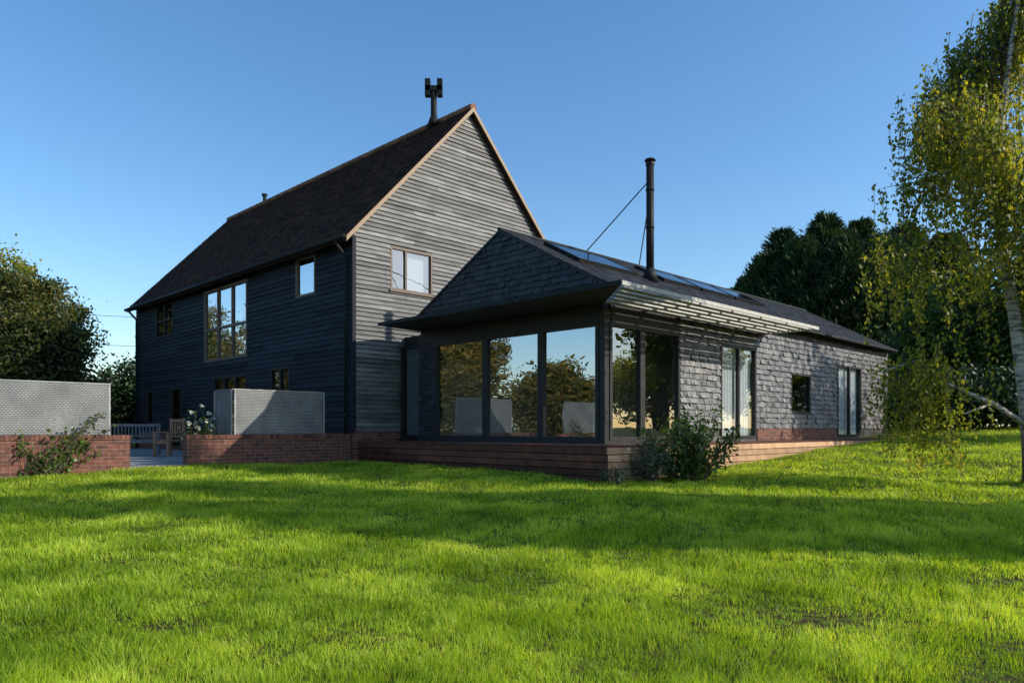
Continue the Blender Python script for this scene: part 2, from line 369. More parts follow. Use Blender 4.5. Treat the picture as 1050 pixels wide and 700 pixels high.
b.box(ur-.2,ur,vb+.2,vf-.2,.05,E+4.6); b.build('rear_wall',BOARD,barn)
b=MB(); panel(b,mF,vb-.045,vf,.0,E-.09,fo,0.001,.045); b.mbox(mG,ub+.001,11.3,0,.055,.0,E-.05); b.build('brick_plinth',BRICK,barn)
b=MB(); b.box(ub-.05,ub+.05,vb-.05,vb+.05,E-.05,roofz(ub)-.25); b.build('corner_board',BOARD,barn)
# roof
v0,v1=vb-.16,vf+.16; ov=.3
sl=(uc-ub+ov)/math.cos(al)
ez=roofz(ub-ov)
mR=lambda a,d,s:(ub-ov+s*math.cos(al)-d*math.sin(al),a,ez+s*math.sin(al)+d*math.cos(al))
b=MB()
b.add([(ub-ov,v0,ez),(uc,v0,zr),(2*uc-ub+ov,v0,ez),(2*uc-ub+ov,v0,ez-.16),(uc,v0,zr-.17),(ub-ov,v0,ez-.12),
       (ub-ov,v1,ez),(uc,v1,zr),(2*uc-ub+ov,v1,ez),(2*uc-ub+ov,v1,ez-.16),(uc,v1,zr-.17),(ub-ov,v1,ez-.12)],
      [(0,1,4,5),(1,2,3,4),(6,11,10,7),(7,10,9,8),(0,6,7,1),(1,7,8,2),(5,4,10,11),(4,3,9,10),(0,5,11,6),(2,8,9,3)])
courses(b,mR,0,sl-.02,.11,.165,.175,lambda s:[(v0-.03,v1+.03)],[],.008,.026,.006,1.1,.006)
roof=b.build('roof',TILE,barn)
b=MB()
x=v0-.02
while x<v1:
    b.tube([(uc,x,zr-.03),(uc,x+.32,zr-.02)],.12,8); x+=.33
b.build('ridge_tile',RIDGE,roof)
b=MB()
for s in (-1,1):
    ue=uc+s*(uc-ub+ov); 
    b.prism(lambda a,d,z:(a,v0-d,z),[(uc,zr-.01),(uc,zr-.14),(ue,ez-.14),(ue,ez-.01)],-.01,.03)
b.build('bargeboard',VERGE,barn)
for i in range(26):
    vv=v0+.2+i*.6; b=MB(); b.box(ub-.26,ub-.01,vv,vv+.06,ez-.02,ez+.06); b.build('rafter_end',SOFFIT,barn)
b=MB(); gp=[(ub-ov-.05,v0,ez-.03),(ub-ov-.05,v1,ez-.03)]
b.tube(gp,.06,8); b.build('gutter',BLACKMETAL,barn,True)
for vv in (vb+.18,vf-.3):
    b=MB(); b.tube([(ub-ov-.05,vv,ez-.05),(ub-ov-.05,vv,ez-.16),(ub-.1,vv,ez-.42),(ub-.1,vv,ez-.6),(ub-.1,vv,.15)],.042,8)
    for z in (1.2,2.8,4.4): b.tube([(ub-.1,vv,z),(ub-.1,vv,z+.08)],.055,8)
    b.build('downpipe',BLACKMETAL,barn,True)
# barn windows
window(barn,mF,*fo[0],cols=(1/3,2/3),rows=(.45,),fw=.075,frame=OAK,glass=GLASSB,label='large six light oak window on the upper floor')
window(barn,mF,*fo[1],cols=(),rows=(),fw=.06,frame=OAK,glass=GLASSB)
window(barn,mF,*fo[2],cols=(.5,),rows=(.5,),fw=.06,glass=GLASSD)
window(barn,mF,*fo[3],cols=(.5,),fw=.07,glass=GLASSD)
d=window(barn,mF,*fo[4],cols=(1/3,2/3),fw=.08,glass=GLASSD,name='patio_door')
d=window(barn,mF,*fo[5],fw=.08,rows=(.45,),glass=GLASSD,name='door')
window(barn,mF,*fo[6],fw=.07,glass=GLASSD)
wg=window(barn,mG,*gop[0],cols=(.36,),fw=.055,frame=OAK,glass=GLASSS,sill=OAK,label='two light oak window in the gable')
b=MB(); b.add([(11.45,vb+.15,E+3.5),(12.28,vb+.15,E+3.5),(12.28,vb+.15,E+4.65),(11.45,vb+.15,E+4.65)],[(0,1,2,3)]); b.build('blind',BLIND,wg)
b=MB(); b.box(ub+.2,ur-.2,vb+.2,vf-.2,E+2.0,E+2.1); b.box(ub+.2,ur-.2,vb+.2,vf-.2,E-.75,E-.7); b.box(ub+2.5,ub+2.6,vb+.2,vf-.2,E-.7,E+4.6); b.build('interior_floor',PLASTER,barn)
# flue and vent
fu,fv=13.46,16.66
b=MB(); b.tube([(fu,fv,roofz(fu)-.1),(fu,fv,E+9.75)],.09,12); b.tube([(fu,fv,roofz(fu)+.02),(fu,fv,roofz(fu)+.3)],[.2,.1],12)
fl=b.build('chimney_flue',BLACKMETAL,barn,True)
b=MB()
m45=lambda a,d,z:(fu+a*S2+d*S2,fv-a*S2+d*S2,z)
b.mbox(m45,-.24,.24,-.1,.1,E+9.76,E+9.90)
for s in (-1,1):
    b.mbox(m45,s*.175-.075,s*.175+.075,-.10,.10,E+9.62,E+10.1)
b.build('cowl',BLACKMETAL,fl)
b=MB(); b.tube([(uc,27.4,zr-.1),(uc,27.4,zr+.28)],.07,10); b.tube([(uc,27.4,zr+.28),(uc,27.4,zr+.36)],.11,10); b.build('roof_vent',BLACKMETAL,barn)

# ------------------------------------------------------------------ extension
u0,u1,w0,w1,wr=11.14,26.6,8.65,14.35,11.5
zE=E+2.75; zR=E+4.28; tanx=(zR-zE)/(wr-w0); ax=math.atan(tanx); FL=E-.22; HD=E+2.06
xroof=lambda v: zR-tanx*abs(v-wr)
ext=thing('house_extension','single storey slate hung extension with corner glazing and slatted sunshade canopy','house',(u0,w0,.1))
mX=lambda a,d,z:(u0-d,a,z)
mS=lambda a,d,z:(a,w0-d,z)
so=[(15.45,17.2,FL,E+2.0),(19.14,20.4,E+.42,E+1.53),(22.3,24.2,FL,E+1.95)]
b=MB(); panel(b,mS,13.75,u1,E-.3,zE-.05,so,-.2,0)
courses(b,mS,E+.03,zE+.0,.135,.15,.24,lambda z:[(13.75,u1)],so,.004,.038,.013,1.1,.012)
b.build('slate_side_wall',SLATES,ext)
b=MB(); hx=lambda z:(zR+.02-z)/tanx
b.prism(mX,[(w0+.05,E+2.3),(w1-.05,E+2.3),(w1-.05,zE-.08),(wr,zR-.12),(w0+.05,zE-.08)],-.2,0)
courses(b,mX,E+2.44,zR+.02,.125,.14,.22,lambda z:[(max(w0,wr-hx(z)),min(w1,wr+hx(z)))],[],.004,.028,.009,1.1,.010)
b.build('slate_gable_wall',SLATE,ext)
b=MB(); panel(b,mX,13.72,w1,.1,E+2.3,[],-.2,0); courses(b,mX,FL+.05,E+2.3,.125,.14,.22,lambda z:[(13.74,w1)],[],.004,.024,.006,1.1,.006)
b.build('slate_pier',SLATE,ext)
b=MB(); b.box(u0+.2,u1,w1-.2,w1,FL-.5,zE-.05); b.box(u1-.2,u1,w0+.2,w1-.2,.2,zE-.05)
b.prism(lambda a,d,z:(u1+d,a,z),[(w0,zE-.05),(w1,zE-.05),(wr,zR-.1)],-.2,0)
b.build('rear_wall',SLATE,ext)
b=MB(); b.box(u0+.05,u1-.25,w0+.05,w1-.22,FL-.25,FL-.02); b.build('interior_floor',FLOOR,ext)
b=MB(); b.box(u0+.25,u1-.25,w1-.24,w1-.21,FL,zE+.0); b.box(18.0,18.12,w0+.22,w1-.25,FL,zE); b.box(14.6,18.0,11.6,11.72,FL,zE); b.build('interior_wall',PLASTER,ext)
b=MB(); panel(b,mS,17.25,22.25,E-.3,E+.02,[],0.001,.03); b.build('brick_plinth',BRICK,ext)
# header over glazing
b=MB(); b.mbox(mX,w0-.0,w1,-.2,.02,HD,E+2.298); b.mbox(mS,u0+.2,13.75,-.2,.02,HD,E+2.298); b.mbox(mS,u0+.2,13.75,-.2,-.01,E+2.302,zE-.05); b.build('header_beam',FRAME,ext)
b=MB(); b.box(u0-.01,u0+.13,w0-.01,w0+.13,FL-.03,HD-.002); b.build('corner_post',FRAME,ext)
b=MB(); b.box(u0-.03,u0+.15,w0-.03,13.74,FL-.12,FL-.001); b.box(u0+.15,13.75,w0-.03,w0+.15,FL-.12,FL-.001); b.build('threshold',FRAME,ext)
for a,bb in ((w0+.13,10.29),(10.29,11.97),(11.97,13.72)):
    window(ext,mX,a+.004,bb-.004,FL,HD-.003,fw=.075,name='glazed_door')
for a,bb in ((u0+.13,12.35),(12.35,13.74)):
    window(ext,mS,a+.004,bb-.004,FL,HD-.003,fw=.075,glass=GLASSS,name='glazed_panel')
gd=window(ext,mS,*so[0],cols=(.5,),fw=.07,glass=GLASSS,name='glazed_door')
curtain(mS,15.75,17.1,-.12,FL+.02,E+1.95,gd)
window(ext,mS,*so[1],fw=.07,glass=GLASSS)
gd=window(ext,mS,*so[2],cols=(.5,),fw=.07,glass=GLASSS,name='glazed_door')
curtain(mS,22.6,24.1,-.12,FL+.02,E+1.9,gd)
# roof
rv0=w0-.22; rv1=w1+.06; ru0=u0-.035; ru1=u1+.1; rez=xroof(rv0)+.06
b=MB(); tz=.06
b.add([(u,v,z) for u in (ru0,ru1) for v,z in ((rv0,xroof(rv0)+tz),(wr,zR+tz),(rv1,xroof(rv1)+tz),(rv1,xroof(rv1)),(wr,zR),(rv0,xroof(rv0)))],
  [(0,1,4,5),(1,2,3,4),(6,11,10,7),(7,10,9,8),(0,6,7,1),(1,7,8,2),(5,4,10,11),(4,3,9,10),(0,5,11,6),(2,8,9,3)])
mXR=lambda a,d,s:(a,rv0+s*math.cos(ax)-d*math.sin(ax),rez+s*math.sin(ax)+d*math.cos(ax))
slx=(wr-rv0)/math.cos(ax)
courses(b,mXR,0,slx-.02,.2,.24,.28,lambda s:[(ru0,ru1)],[],.004,.018,.006,1.1,.006)
xr=b.build('roof',SLATEROOF,ext)
b=MB(); b.tube([(ru0-.01,wr,zR+tz+.0),(ru1+.01,wr,zR+tz)],.05,8); b.build('ridge_capping',BLACKMETAL,xr)
for a0,a1,s0,s1 in ((11.9,14.0,1.7,2.85),(15.4,17.1,1.95,2.95),(17.2,18.9,1.95,2.95),(19.0,20.7,1.95,2.95)):
    b=MB(); b.mbox(mXR,a0,a1,.0,.09,s0,s0+.07); b.mbox(mXR,a0,a1,.0,.09,s1-.07,s1); b.mbox(mXR,a0,a0+.07,.0,.09,s0+.07,s1-.07); b.mbox(mXR,a1-.07,a1,.0,.09,s0+.07,s1-.07)
    sk=b.build('skylight',BLACKMETAL,ext)
    b=MB(); b.mbox(mXR,a0+.05,a1-.05,.03,.085,s0+.05,s1-.05); b.build('pane',GLASSR,sk)
b=MB(); b.tube([(17.7,rv0-.05,rez-.06),(ru1,rv0-.05,rez-.06)],.05,8); b.build('gutter',BLACKMETAL,ext,True)
# flue with guy rods
xu,xv=14.5,9.92; zt=E+6.2
b=MB(); b.tube([(xu,xv,xroof(xv)-.1),(xu,xv,zt)],.092,16); b.tube([(xu,xv,xroof(xv)+.02),(xu,xv,xroof(xv)+.35)],[.2,.10],16)
for z in (zt-.62,zt-1.5): b.tube([(xu,xv,z),(xu,xv,z+.06)],.102,16)
xf=b.build('chimney_flue',BLACKMETAL,ext,True)
b=MB(); b.tube([(xu,xv,zt-.02),(xu,xv,zt+.05)],[.104,.104],16); b.tube([(xu,xv,zt+.09),(xu,xv,zt+.13)],[.135,.11],16)
for k in range(4):
    c,s=math.cos(k*PI/2)*.08,math.sin(k*PI/2)*.08; b.tube([(xu+c,xv+s,zt),(xu+c,xv+s,zt+.1)],.012,6)
b.build('cowl',BLACKMETAL,xf)
for (pu,z) in ((14.1,zt-.35),(16.3,zt-.7)):
    b=MB(); b.tube([(xu,xv,z),(pu,wr,zR+.1)],.014,6); b.build('guy_rod',BLACKMETAL,xf)
# canopies
cu,cv,ct,cb_=9.82,7.29,E+2.45,E+2.38
b=MB(); P=lambda a,d,z:(a,z,d)
b.prism(P,[(cu,cv),(u0-.03,w0-.0),(u0-.03,14.3),(cu,14.15)],cb_,ct-.01)
cn=b.build('canopy',SOFFIT,ext)
b=MB(); b.box(cu-.03,cu-.001,cv-.03,14.16,cb_-.008,ct); b.build('fascia',BLACKMETAL,cn)
b=MB()
us=lambda v: cu+(v-cv)*(u0-cu)/(w0-cv)+.05
for i in range(5):
    v=cv+.13+i*.25
    b.box(us(v+.07),17.6,v,v+.15,cb_+.0,cb_+.046)
ss=b.build('sunshade',GREYTIMBER,ext)
b=MB(); b.box(cu,17.65,cv-.03,cv-.001,cb_-.004,cb_+.065); b.box(17.602,17.65,cv,w0,cb_-.004,cb_+.05); b.build('edge_beam',GREYTIMBER,ss)
for i in range(6):
    a=11.3+i*1.24
    b=MB(); b.prism(lambda q,d,z:(a+d,q,z),[(cv,cb_+.049),(w0,cb_+.049),(w0,cb_+.2),(cv,cb_+.075)],0,.05); b.build('bracket',FRAME,ss)
# link
b=MB(); b.box(u0+.25,u0+1.5,w1,vb,E+2.1,E+2.35); b.box(u0+.25,u0+.4,15.2,15.29,.2,E+2.1); b.build('link_roof',FRAME,ext)
mL=lambda a,d,z:(u0+.1-d,a,z)
gd=window(ext,mL,w1+.01,15.19,FL,E+2.09,fw=.07,glass=GLASSD,name='glazed_door')
curtain(mL,w1+.06,15.15,-.12,FL+.02,E+2.03,gd)
b=MB(); b.box(u0+.0,u0+1.5,w1+.0,vb-.06,.1,FL-.01); b.build('link_floor',FRAME,ext)
# pendant lamp inside
pl=thing('pendant_lamp','white cone pendant lamp hanging behind the right front glazed door','lamp',(12.9,11.0,E+1.5))
b=MB(); b.tube([(12.9,11,E+1.5),(12.9,11,E+1.72)],[.19,.05],20,False); b.build('lamp_shade',WHITE,pl,True)
b=MB(); b.tube([(12.9,11,E+1.7),(12.9,11,E+3.9)],.01,6); b.build('cord',BLACKMETAL,pl)

# ------------------------------------------------------------------ deck
dk=thing('timber_deck','low brown timber deck wrapping the glazed corner of the extension','deck',(10.0,7.7,0))
DT=E-.28
b=MB()
x=10.0
while x<u0-.05:
    b.box(x+.003,x+.137,7.7,15.2,DT-.03,DT+random.uniform(0,.003)); x+=.14
y=7.7
while y<w0-.05:
    b.box(u0+.0,24.6,y+.003,min(y+.137,w0-.04),DT-.03,DT+random.uniform(0,.003)); y+=.14
b.build('deck_boards',DECK,dk)
b=MB(); z=DT-.035
while z>-.1:
    x=7.66
    while x<15.2:
        w=random.uniform(2.2,4); b.box(9.955+random.uniform(-.006,.006),9.99,x+.002,min(x+w,15.2)-.002,z-.112,z); x+=w
    z-=.126
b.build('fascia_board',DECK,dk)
b=MB(); z=DT-.035
while z>-.1:
    x=9.955
    while x<24.6:
        w=random.uniform(2.2,4); b.box(x+.002,min(x+w,24.6)-.002,7.655+random.uniform(-.006,.006),7.69,z-.112,z); x+=w
    z-=.126
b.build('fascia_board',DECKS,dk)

# ------------------------------------------------------------------ terrace, garden walls, screens
b=MB()
random.seed(3)
for i in range(12):
    for j in range(24):
        b.box(-1+i*.9+.004,-1+i*.9+.896,15.3+j*.6+.004,15.3+j*.6+.596,.1,.185+random.uniform(0,.003))
te=thing('terrace','x','x',(0,15.3,.1))
o=b.build('terrace',PAVING,te); bpy.data.objects.remove(te)
o.parent=None; o.location=uv(0,15.3,.1); o.rotation_euler=(0,0,PI/4); o.name='terrace'; tag(o,'grey stone paved terrace beside the barn','terrace',kind='structure')
def gwall(lab,a0,a1):
    t=thing('garden_wall',lab,'wall',(a0,15.3,0))
    b=MB(); b.box(a0,a1,15.3,15.52,-.1,E-.2); b.build('brickwork',BRICK,t)
    b=MB(); x=a0-.01
    while x<a1: b.box(x+.003,min(x+.07,a1+.01),15.285+random.uniform(-.004,.004),15.535,E-.198,E-.11+random.uniform(-.004,.004)); x+=.075
    b.build('coping',COPING,t)
gwall('low red brick garden wall joining the corner of the barn',5.93,9.8)
gwall('low red brick garden wall at the left edge with a climber growing on it',-2.5,4.85)
def screen(lab,segs):
    t=thing('privacy_screen',lab,'screen',(*segs[0][0],E-.1))
    for (p,q) in segs:
        b=MB(); d=np.array(q)-np.array(p); Lh=np.linalg.norm(d); d/=Lh; n=np.array([-d[1],d[0]])
        m=lambda a,dd,z:(p[0]+d[0]*a+n[0]*dd,p[1]+d[1]*a+n[1]*dd,z)
        b.mbox(m,.03,Lh-.03,-.004,.004,E-.1,E+.85); b.build('mesh_panel',SCREEN,t)
        b=MB(); b.mbox(m,0,Lh,-.015,.015,E+.852,E+.875); b.build('top_rail',STEEL,t)
        for a in np.linspace(0,Lh-.03,max(2,int(Lh/1.1)+1)):
            b=MB(); b.mbox(m,a,a+.03,.006,.04,E-.108,E+.85); b.build('post',STEEL,t)
screen('grey corner screen of perforated panels on the wall beside the barn',[((9.14,15.42),(6.96,15.42)),((6.96,15.46),(6.96,16.35))])
screen('pale sunlit screen of perforated panels on the left garden wall',[((-2.4,15.42),(4.54,15.42))])

# furniture
def seatthing(name,lab,cat,loc,rot,w,mat,dep=.5,h=.86):
    t=thing(name,lab,cat,loc,B=False,rot=rot,off=(0,0,0))
    b=MB()
    for i in range(5): b.box(-w/2,w/2,-dep/2+i*dep/5+.005,-dep/2+(i+1)*dep/5-.01,.41,.435)
    b.box(-w/2+.05,w/2-.05,-dep/2+.02,-dep/2+.05,.34,.408); b.build('seat',mat,t)
    b=MB(); b.box(-w/2+.05,w/2-.05,dep/2,dep/2+.035,h-.07,h); b.box(-w/2+.05,w/2-.05,dep/2,dep/2+.035,.5,.55)
    n=int((w-.1)/.085)
    for i in range(n): x=-w/2+.09+i*(w-.18)/(n-1); b.box(x-.018,x+.018,dep/2+.008,dep/2+.026,.552,h-.072)
    b.build('backrest',mat,t)
    for sx in (-1,1):
        x=sx*(w/2-.025)
        for yy,hh in ((-dep/2+.03,.62),(dep/2+.017,h+.02)):
            b=MB(); b.box(x-.025,x+.025,yy-.025,yy+.025,0,hh); b.build('leg',mat,t)
        b=MB(); b.box(x-.035,x+.035,-dep/2-.03,dep/2-.012,.622,.65); b.build('armrest',mat,t)
    return t
seatthing('garden_bench','grey slatted garden bench on the terrace between the two brick walls','bench',(-10.5,20.2,.19),.35,1.5,WOODGREY)
seatthing('garden_chair','brown wooden garden armchair beside the slatted bench','chair',(-9.0,19.3,.19),-.5,.58,WOODBROWN,h=.98)

# ------------------------------------------------------------------ vegetation
def leaves(P,L,W,up=.0,rg=rng,dirs=None):
    P=np.asarray(P); n=len(P)
    a=rg.normal(size=(n,3)) if dirs is None else dirs+rg.normal(size=(n,3))*.35
    a/=np.linalg.norm(a,axis=1)[:,None]
    r=rg.normal(size=(n,3)); r[:,2]*=1-up
    b=np.cross(a,r); b/=np.linalg.norm(b,axis=1)[:,None]+1e-9
    s=rg.uniform(.65,1.35,n)[:,None]
    V=np.stack([P-a*L*s,P+b*W*s-a*L*s*.1,P+a*L*s,P-b*W*s-a*L*s*.1],1).reshape(-1,3)
    return V,np.arange(4*n).reshape(-1,4)
def crownpoints(ells,nclump,nleaf,crad):
    P=[];cc=[]
    wts=np.array([e[3]*e[4]*e[5] for e in ells])**.7; wts/=wts.sum()
    for k in range(nclump):
        e=ells[rng.choice(len(ells),p=wts)]
        d=rng.normal(size=3); d/=np.linalg.norm(d); r=rng.uniform(.25,1.0)**.5*rng.uniform(.85,1.1)
        c=np.array(e[:3])+d*r*np.array(e[3:]); cc.append(c)
        m=int(nleaf*rng.uniform(.4,1.5)); cr=crad*rng.uniform(.5,1.4)
        g3=np.clip(rng.normal(size=(m,3)),-1.9,1.9)
        P.append(c+g3*cr*np.array([1,1,.7])*.5)
    return np.concatenate(P),cc
def decid(lab,x,y,h,r,mat,name='tree',cat='tree',nclump=130,nleaf=70,ls=.09,group=None,low=.25,bark=BARK,tr=None,squash=1,cf=.34):
    z=float(gz(x,y)); t=thing(name,lab,cat,(x,y,z),B=False,group=group)
    cz=z+h*(low+1)/2; rz=h*(1-low)/2
    ells=[(x,y,cz,r*.8,r*.8*squash,rz*.95)]
    for k in range(4):
        a=rng.uniform(0,2*PI); ells.append((x+math.cos(a)*r*.5,y+math.sin(a)*r*.5*squash,cz+rng.uniform(-.55,.35)*rz,r*.5,r*.5,rz*.45))
    P,cc=crownpoints(ells,nclump,nleaf,r*cf)
    P=P[P[:,2]>z+.05]
    V,F=leaves(P,ls,ls*.55,.3); npmesh('crown',V,F,mat,t)
    tr=tr or h*.022+.03
    b=MB(); lean=rng.uniform(-.2,.2,2)
    tp=[(x,y,z-.1),(x+lean[0]*.4,y+lean[1]*.4,z+h*.25),(x+lean[0],y+lean[1],z+h*.55),(x+lean[0],y+lean[1],z+h*.88)]
    b.tube(tp,[tr*1.25,tr,tr*.6,tr*.15],8)
    for k in range(0,len(cc),max(1,len(cc)//22)):
        c=cc[k]; zz=min(max(z+h*.12,c[2]-.35*h*rng.uniform(.3,1)),z+h*.7); s=np.array([x+lean[0]*.6,y+lean[1]*.6,zz])
        mid=(s+c)/2+np.array([0,0,.08*h*rng.uniform(-.3,1)])
        b.tube([s,mid,c],[tr*.4,tr*.22,tr*.06],5)
    b.build('trunk',bark,t,True); return t
# left tree and hedge shrubs behind the terrace
decid('broad dark green tree rising beyond the terrace at the left edge',-21.9,32,8.0,3.7,LEAF_OLIVE,nclump=420,nleaf=260,ls=.085,low=.04,cf=.26)
decid('yellowing tree at the far left edge showing above the broad dark tree',-24.9,35.5,9.9,2.2,LEAF_BIRCH,nclump=140,nleaf=110,ls=.09,low=.15,cf=.3)
for lab,x,y,h,r in (('dark green bush under the left tree beside the barn corner',-19.4,37,4.4,2.3),('dark green bush farthest left under the broad dark tree',-24.5,35,3.8,2.4),('dark green bush directly behind the garden bench',-17.4,37.5,4.0,2.2)):
    decid(lab,x,y,h,r,LEAF_DARK,'hedge_shrub','shrub',140,130,.10,'shrubs behind the terrace',.02)
# conifers
def conifer(lab,x,y,h,r):
    z=float(gz(x,y)); t=thing('conifer_tree',lab,'tree',(x,y,z),B=False,group='dark conifers behind the extension')
    n=2500; tt=rng.uniform(0,1,n)**.85; an=rng.uniform(0,2*PI,n)
    lob=1+.14*np.sin(3*an+tt*9+x)+.25*np.sin(6*an-tt*31)+.25*np.sin(13*an+tt*53)
    rr=r*np.clip((1-tt)**.8,0.015,1)*lob*rng.uniform(.4,1.15,n)**.5
    c=np.stack([x+np.cos(an)*rr,y+np.sin(an)*rr,z+.3+tt*(h-.5)],-1)
    out=np.stack([np.cos(an),np.sin(an),np.full(n,.85)],-1)
    k=11; T2=np.repeat(tt,k)[:,None]
    P=np.repeat(c,k,0)+rng.normal(size=(n*k,3))*(.07+.13*(1-T2))+np.repeat(out,k,0)*rng.uniform(-.2,1.0,(n*k,1))*(1.05-.65*T2)
    V,F=leaves(P,.17,.038,.2,dirs=np.repeat(out,k,0)); npmesh('crown',V,F,LEAF_DARK,t)
    b=MB(); b.tube([(x,y,z-.1),(x,y,z+h*.5),(x,y,z+h*.97)],[.28,.16,.03],8); b.build('trunk',BARK,t,True)
for lab,px,top,r,Y in (('low dark conifer at the left end of the row behind the extension roof',768,286,2.8,43),('pointed dark conifer second from left in the row behind the extension',802,238,3.5,42),
    ('tallest dark conifer in the middle of the row behind the extension',846,221,4.1,42),('dark conifer just right of the tallest one behind the extension',882,228,4.0,43),
    ('dark conifer beside the birch foliage at the right end of the row',928,232,4.2,42),('dark conifer standing in front of the row above the end of the extension roof',866,246,3.9,39),
    ('dark conifer filling the gap in front of the pointed one',824,246,3.6,40),('dark conifer half hidden behind the hanging birch leaves',970,242,4.0,40),
    ('dark conifer in front between the birch foliage and the extension roof',906,242,4.0,39),('small dark conifer lowest and nearest the ridge end of the extension',786,262,3.0,41)):
    X=(px-525)/755*Y; conifer(lab,X,Y,E+(440-top)*Y/755-float(gz(X,Y)),r)
# right background trees and shrubs
for lab,px,top,Y,r,m in (('leafy green tree behind the hanging birch foliage, left of its trunk',985,270,31,2.8,LEAF_GREEN),('leafy green tree at the right edge behind the birch trunk',1055,230,30,3.2,LEAF_GREEN),('dark green tree between the conifers and the birch',945,330,33,2.6,LEAF_DARK)):
    X=(px-525)/755*Y; decid(lab,X,Y,E+(440-top)*Y/755-float(gz(X,Y)),r,m,nclump=180,nleaf=120,ls=.11,low=.05,group='trees behind the birch')
for lab,px,top,Y in (('dark shrub against the far end wall of the extension',905,375,29),('dark shrub second along behind the birch drape',950,388,27),('dark shrub left of the birch trunk behind the lawn',1000,380,26),('dark shrub at the right edge behind the birch trunk',1055,372,26)):
    X=(px-525)/755*Y; decid(lab,X,Y,E+(440-top)*Y/755-float(gz(X,Y)),2.1,LEAF_DARK,'hedge_shrub','shrub',110,100,.09,'shrubs along the right edge of the lawn',.02)
# trees off the left and right edges (seen in the window reflections, shading the lawn)
for i,(x,y,h,r) in enumerate(((-22,4,3.4,2.6),(-25,9,3.8,3.0),(-24.5,13.5,4.4,2.6),(-27,18.5,8.2,3.0),(-30,24,8.4,3.2),(-37,30,10,4.0),(-42,37,10.5,4.2),(-46,44,10.5,4.2),(-31,13,5.2,3.2),(-26,0,4.4,3.2),(-33,20,9.2,3.2))):
    decid('tree turning russet beyond the left edge of the lawn, %s of the row'%['first','second','third','fourth','fifth','sixth','seventh','eighth','ninth','tenth','last'][i],x,y,h,r,LEAF_AUTUMN,nclump=190,nleaf=110,ls=.11,low=.03,group='autumn trees beyond the left edge')
for i,(x,y,h,r) in enumerate(((38,22,6.5,3.2),(42,27,7,3.4),(41,33,6.5,3.2),(46,18,7,3.4))):
    decid('yellow green tree far beyond the right edge of the lawn, %s of a row'%['first','second','third','fourth'][i],x,y,h,r,LEAF_BIRCH,nclump=120,nleaf=70,ls=.15,low=.05,group='trees far beyond the right edge')
for lab,x,y,h,r,lo,nc,nl in (('tall tree beyond the right edge nearest the camera, shading the lawn',23,3.7,16.5,1.2,.32,320,170),('tall tree beyond the right edge farther from the camera, shading the lawn',26,4.9,18,1.3,.36,340,170),('lower tree beyond the right edge beside the tall ones',16,6.5,10.5,1.1,.2,130,90),
    ('airy tree beyond the right edge shading the far slate wall',20.5,19.0,8.8,2.3,.2,95,70)):
    decid(lab,x,y,h,r,LEAF_GREEN,nclump=nc,nleaf=nl,ls=.14,low=lo,group='tall trees beyond the right edge')

# birch
bx,by=8.6,12.0; bz=float(gz(bx,by))
bt=thing('birch_tree','weeping birch with pale trunk and hanging yellow green leaves at the right edge','tree',(bx,by,bz),B=False)
b=MB()
trp=np.array([(8.62,12,bz-.1),(8.54,12,bz+.2),(8.48,12,bz+.55),(8.36,12,1.6),(8.20,12.0,2.7),(7.98,12.05,4.2),(7.95,12.05,5.6),(8.15,12,7.2),(8.4,12,8.9)])
b.tube(trp,[.30,.19,.145,.115,.092,.072,.057,.04,.012],12); b.build('trunk',BIRCHBARK,bt,True)
tw=MB(); LP=[]
def strand(p,length):
    if p[1]<12.1 and 7.95<p[0]<8.6 and p[2]-length<3.4 and rng.uniform()<.65: return
    n=max(5,int(length/.028)); t=np.linspace(0,1,n)
    sw=rng.normal(size=2)*.09*length; ph=rng.uniform(0,6)
    Q=np.stack([p[0]+sw[0]*t**1.5+.03*np.sin(t*7+ph),p[1]+sw[1]*t**1.5,p[2]-length*t],-1)
    tw.tube(Q[[0,n//3,2*n//3,n-1]],[.005,.004,.003,.002],3,False)
    J=Q+rng.normal(size=(n,3))*.044; keep=rng.uniform(0,1,n)<.9; LP.append(J[keep])
def limb(p0,ang,length,rise,ns,lmin,lmax,r0):
    d=np.array([math.cos(ang),math.sin(ang),0])
    pts=[np.array(p0),np.array(p0)+d*length*.4+np.array([0,0,rise*.6]),np.array(p0)+d*length*.75+np.array([0,0,rise]),np.array(p0)+d*length+np.array([0,0,rise*.8])]
    tw.tube(pts,[r0,r0*.6,r0*.35,r0*.12],6)
    pa=np.array(pts)
    for k in range(ns):
        t=rng.uniform(.12,1)**.8*2.999; i=int(t); q=pa[i]*(1-(t-i))+pa[i+1]*(t-i)+rng.normal(size=3)*np.array([.15,.2,.17])
        L=lmin+(lmax-lmin)*rng.uniform()**1.3; L=min(L,q[2]-float(gz(q[0],q[1]))-rng.uniform(1.3,2.4))
        if L>.2: strand(q,L)
for k in range(50):
    z=2.9+5.7*((k*.618)%1); i=np.searchsorted(trp[:,2],z)-1; f=(z-trp[i,2])/(trp[i+1,2]-trp[i,2]); p=trp[i]*(1-f)+trp[i+1]*f
    ln=np.clip((8.8-z)*.46,.4,2.1)*rng.uniform(.55,1.08)
    limb(p,k*2.399+rng.uniform(-.3,.3),ln,rng.uniform(.3,.9),int(11+ln*8),.5,2.1,.026)
for k,(z,ang,ln) in enumerate(((3.2,3.0,2.0),(3.7,2.7,2.05),(4.3,3.3,2.1))):
    i=np.searchsorted(trp[:,2],z)-1; f=(z-trp[i,2])/(trp[i+1,2]-trp[i,2]); p=trp[i]*(1-f)+trp[i+1]*f
    limb(p,ang,ln,.55,24,.5,1.7,.026)
lw=[np.array(q) for q in ((8.42,12,.95),(7.8,11.95,1.32),(7.1,11.9,1.60),(6.5,11.85,2.0),(6.0,11.8,1.85))]
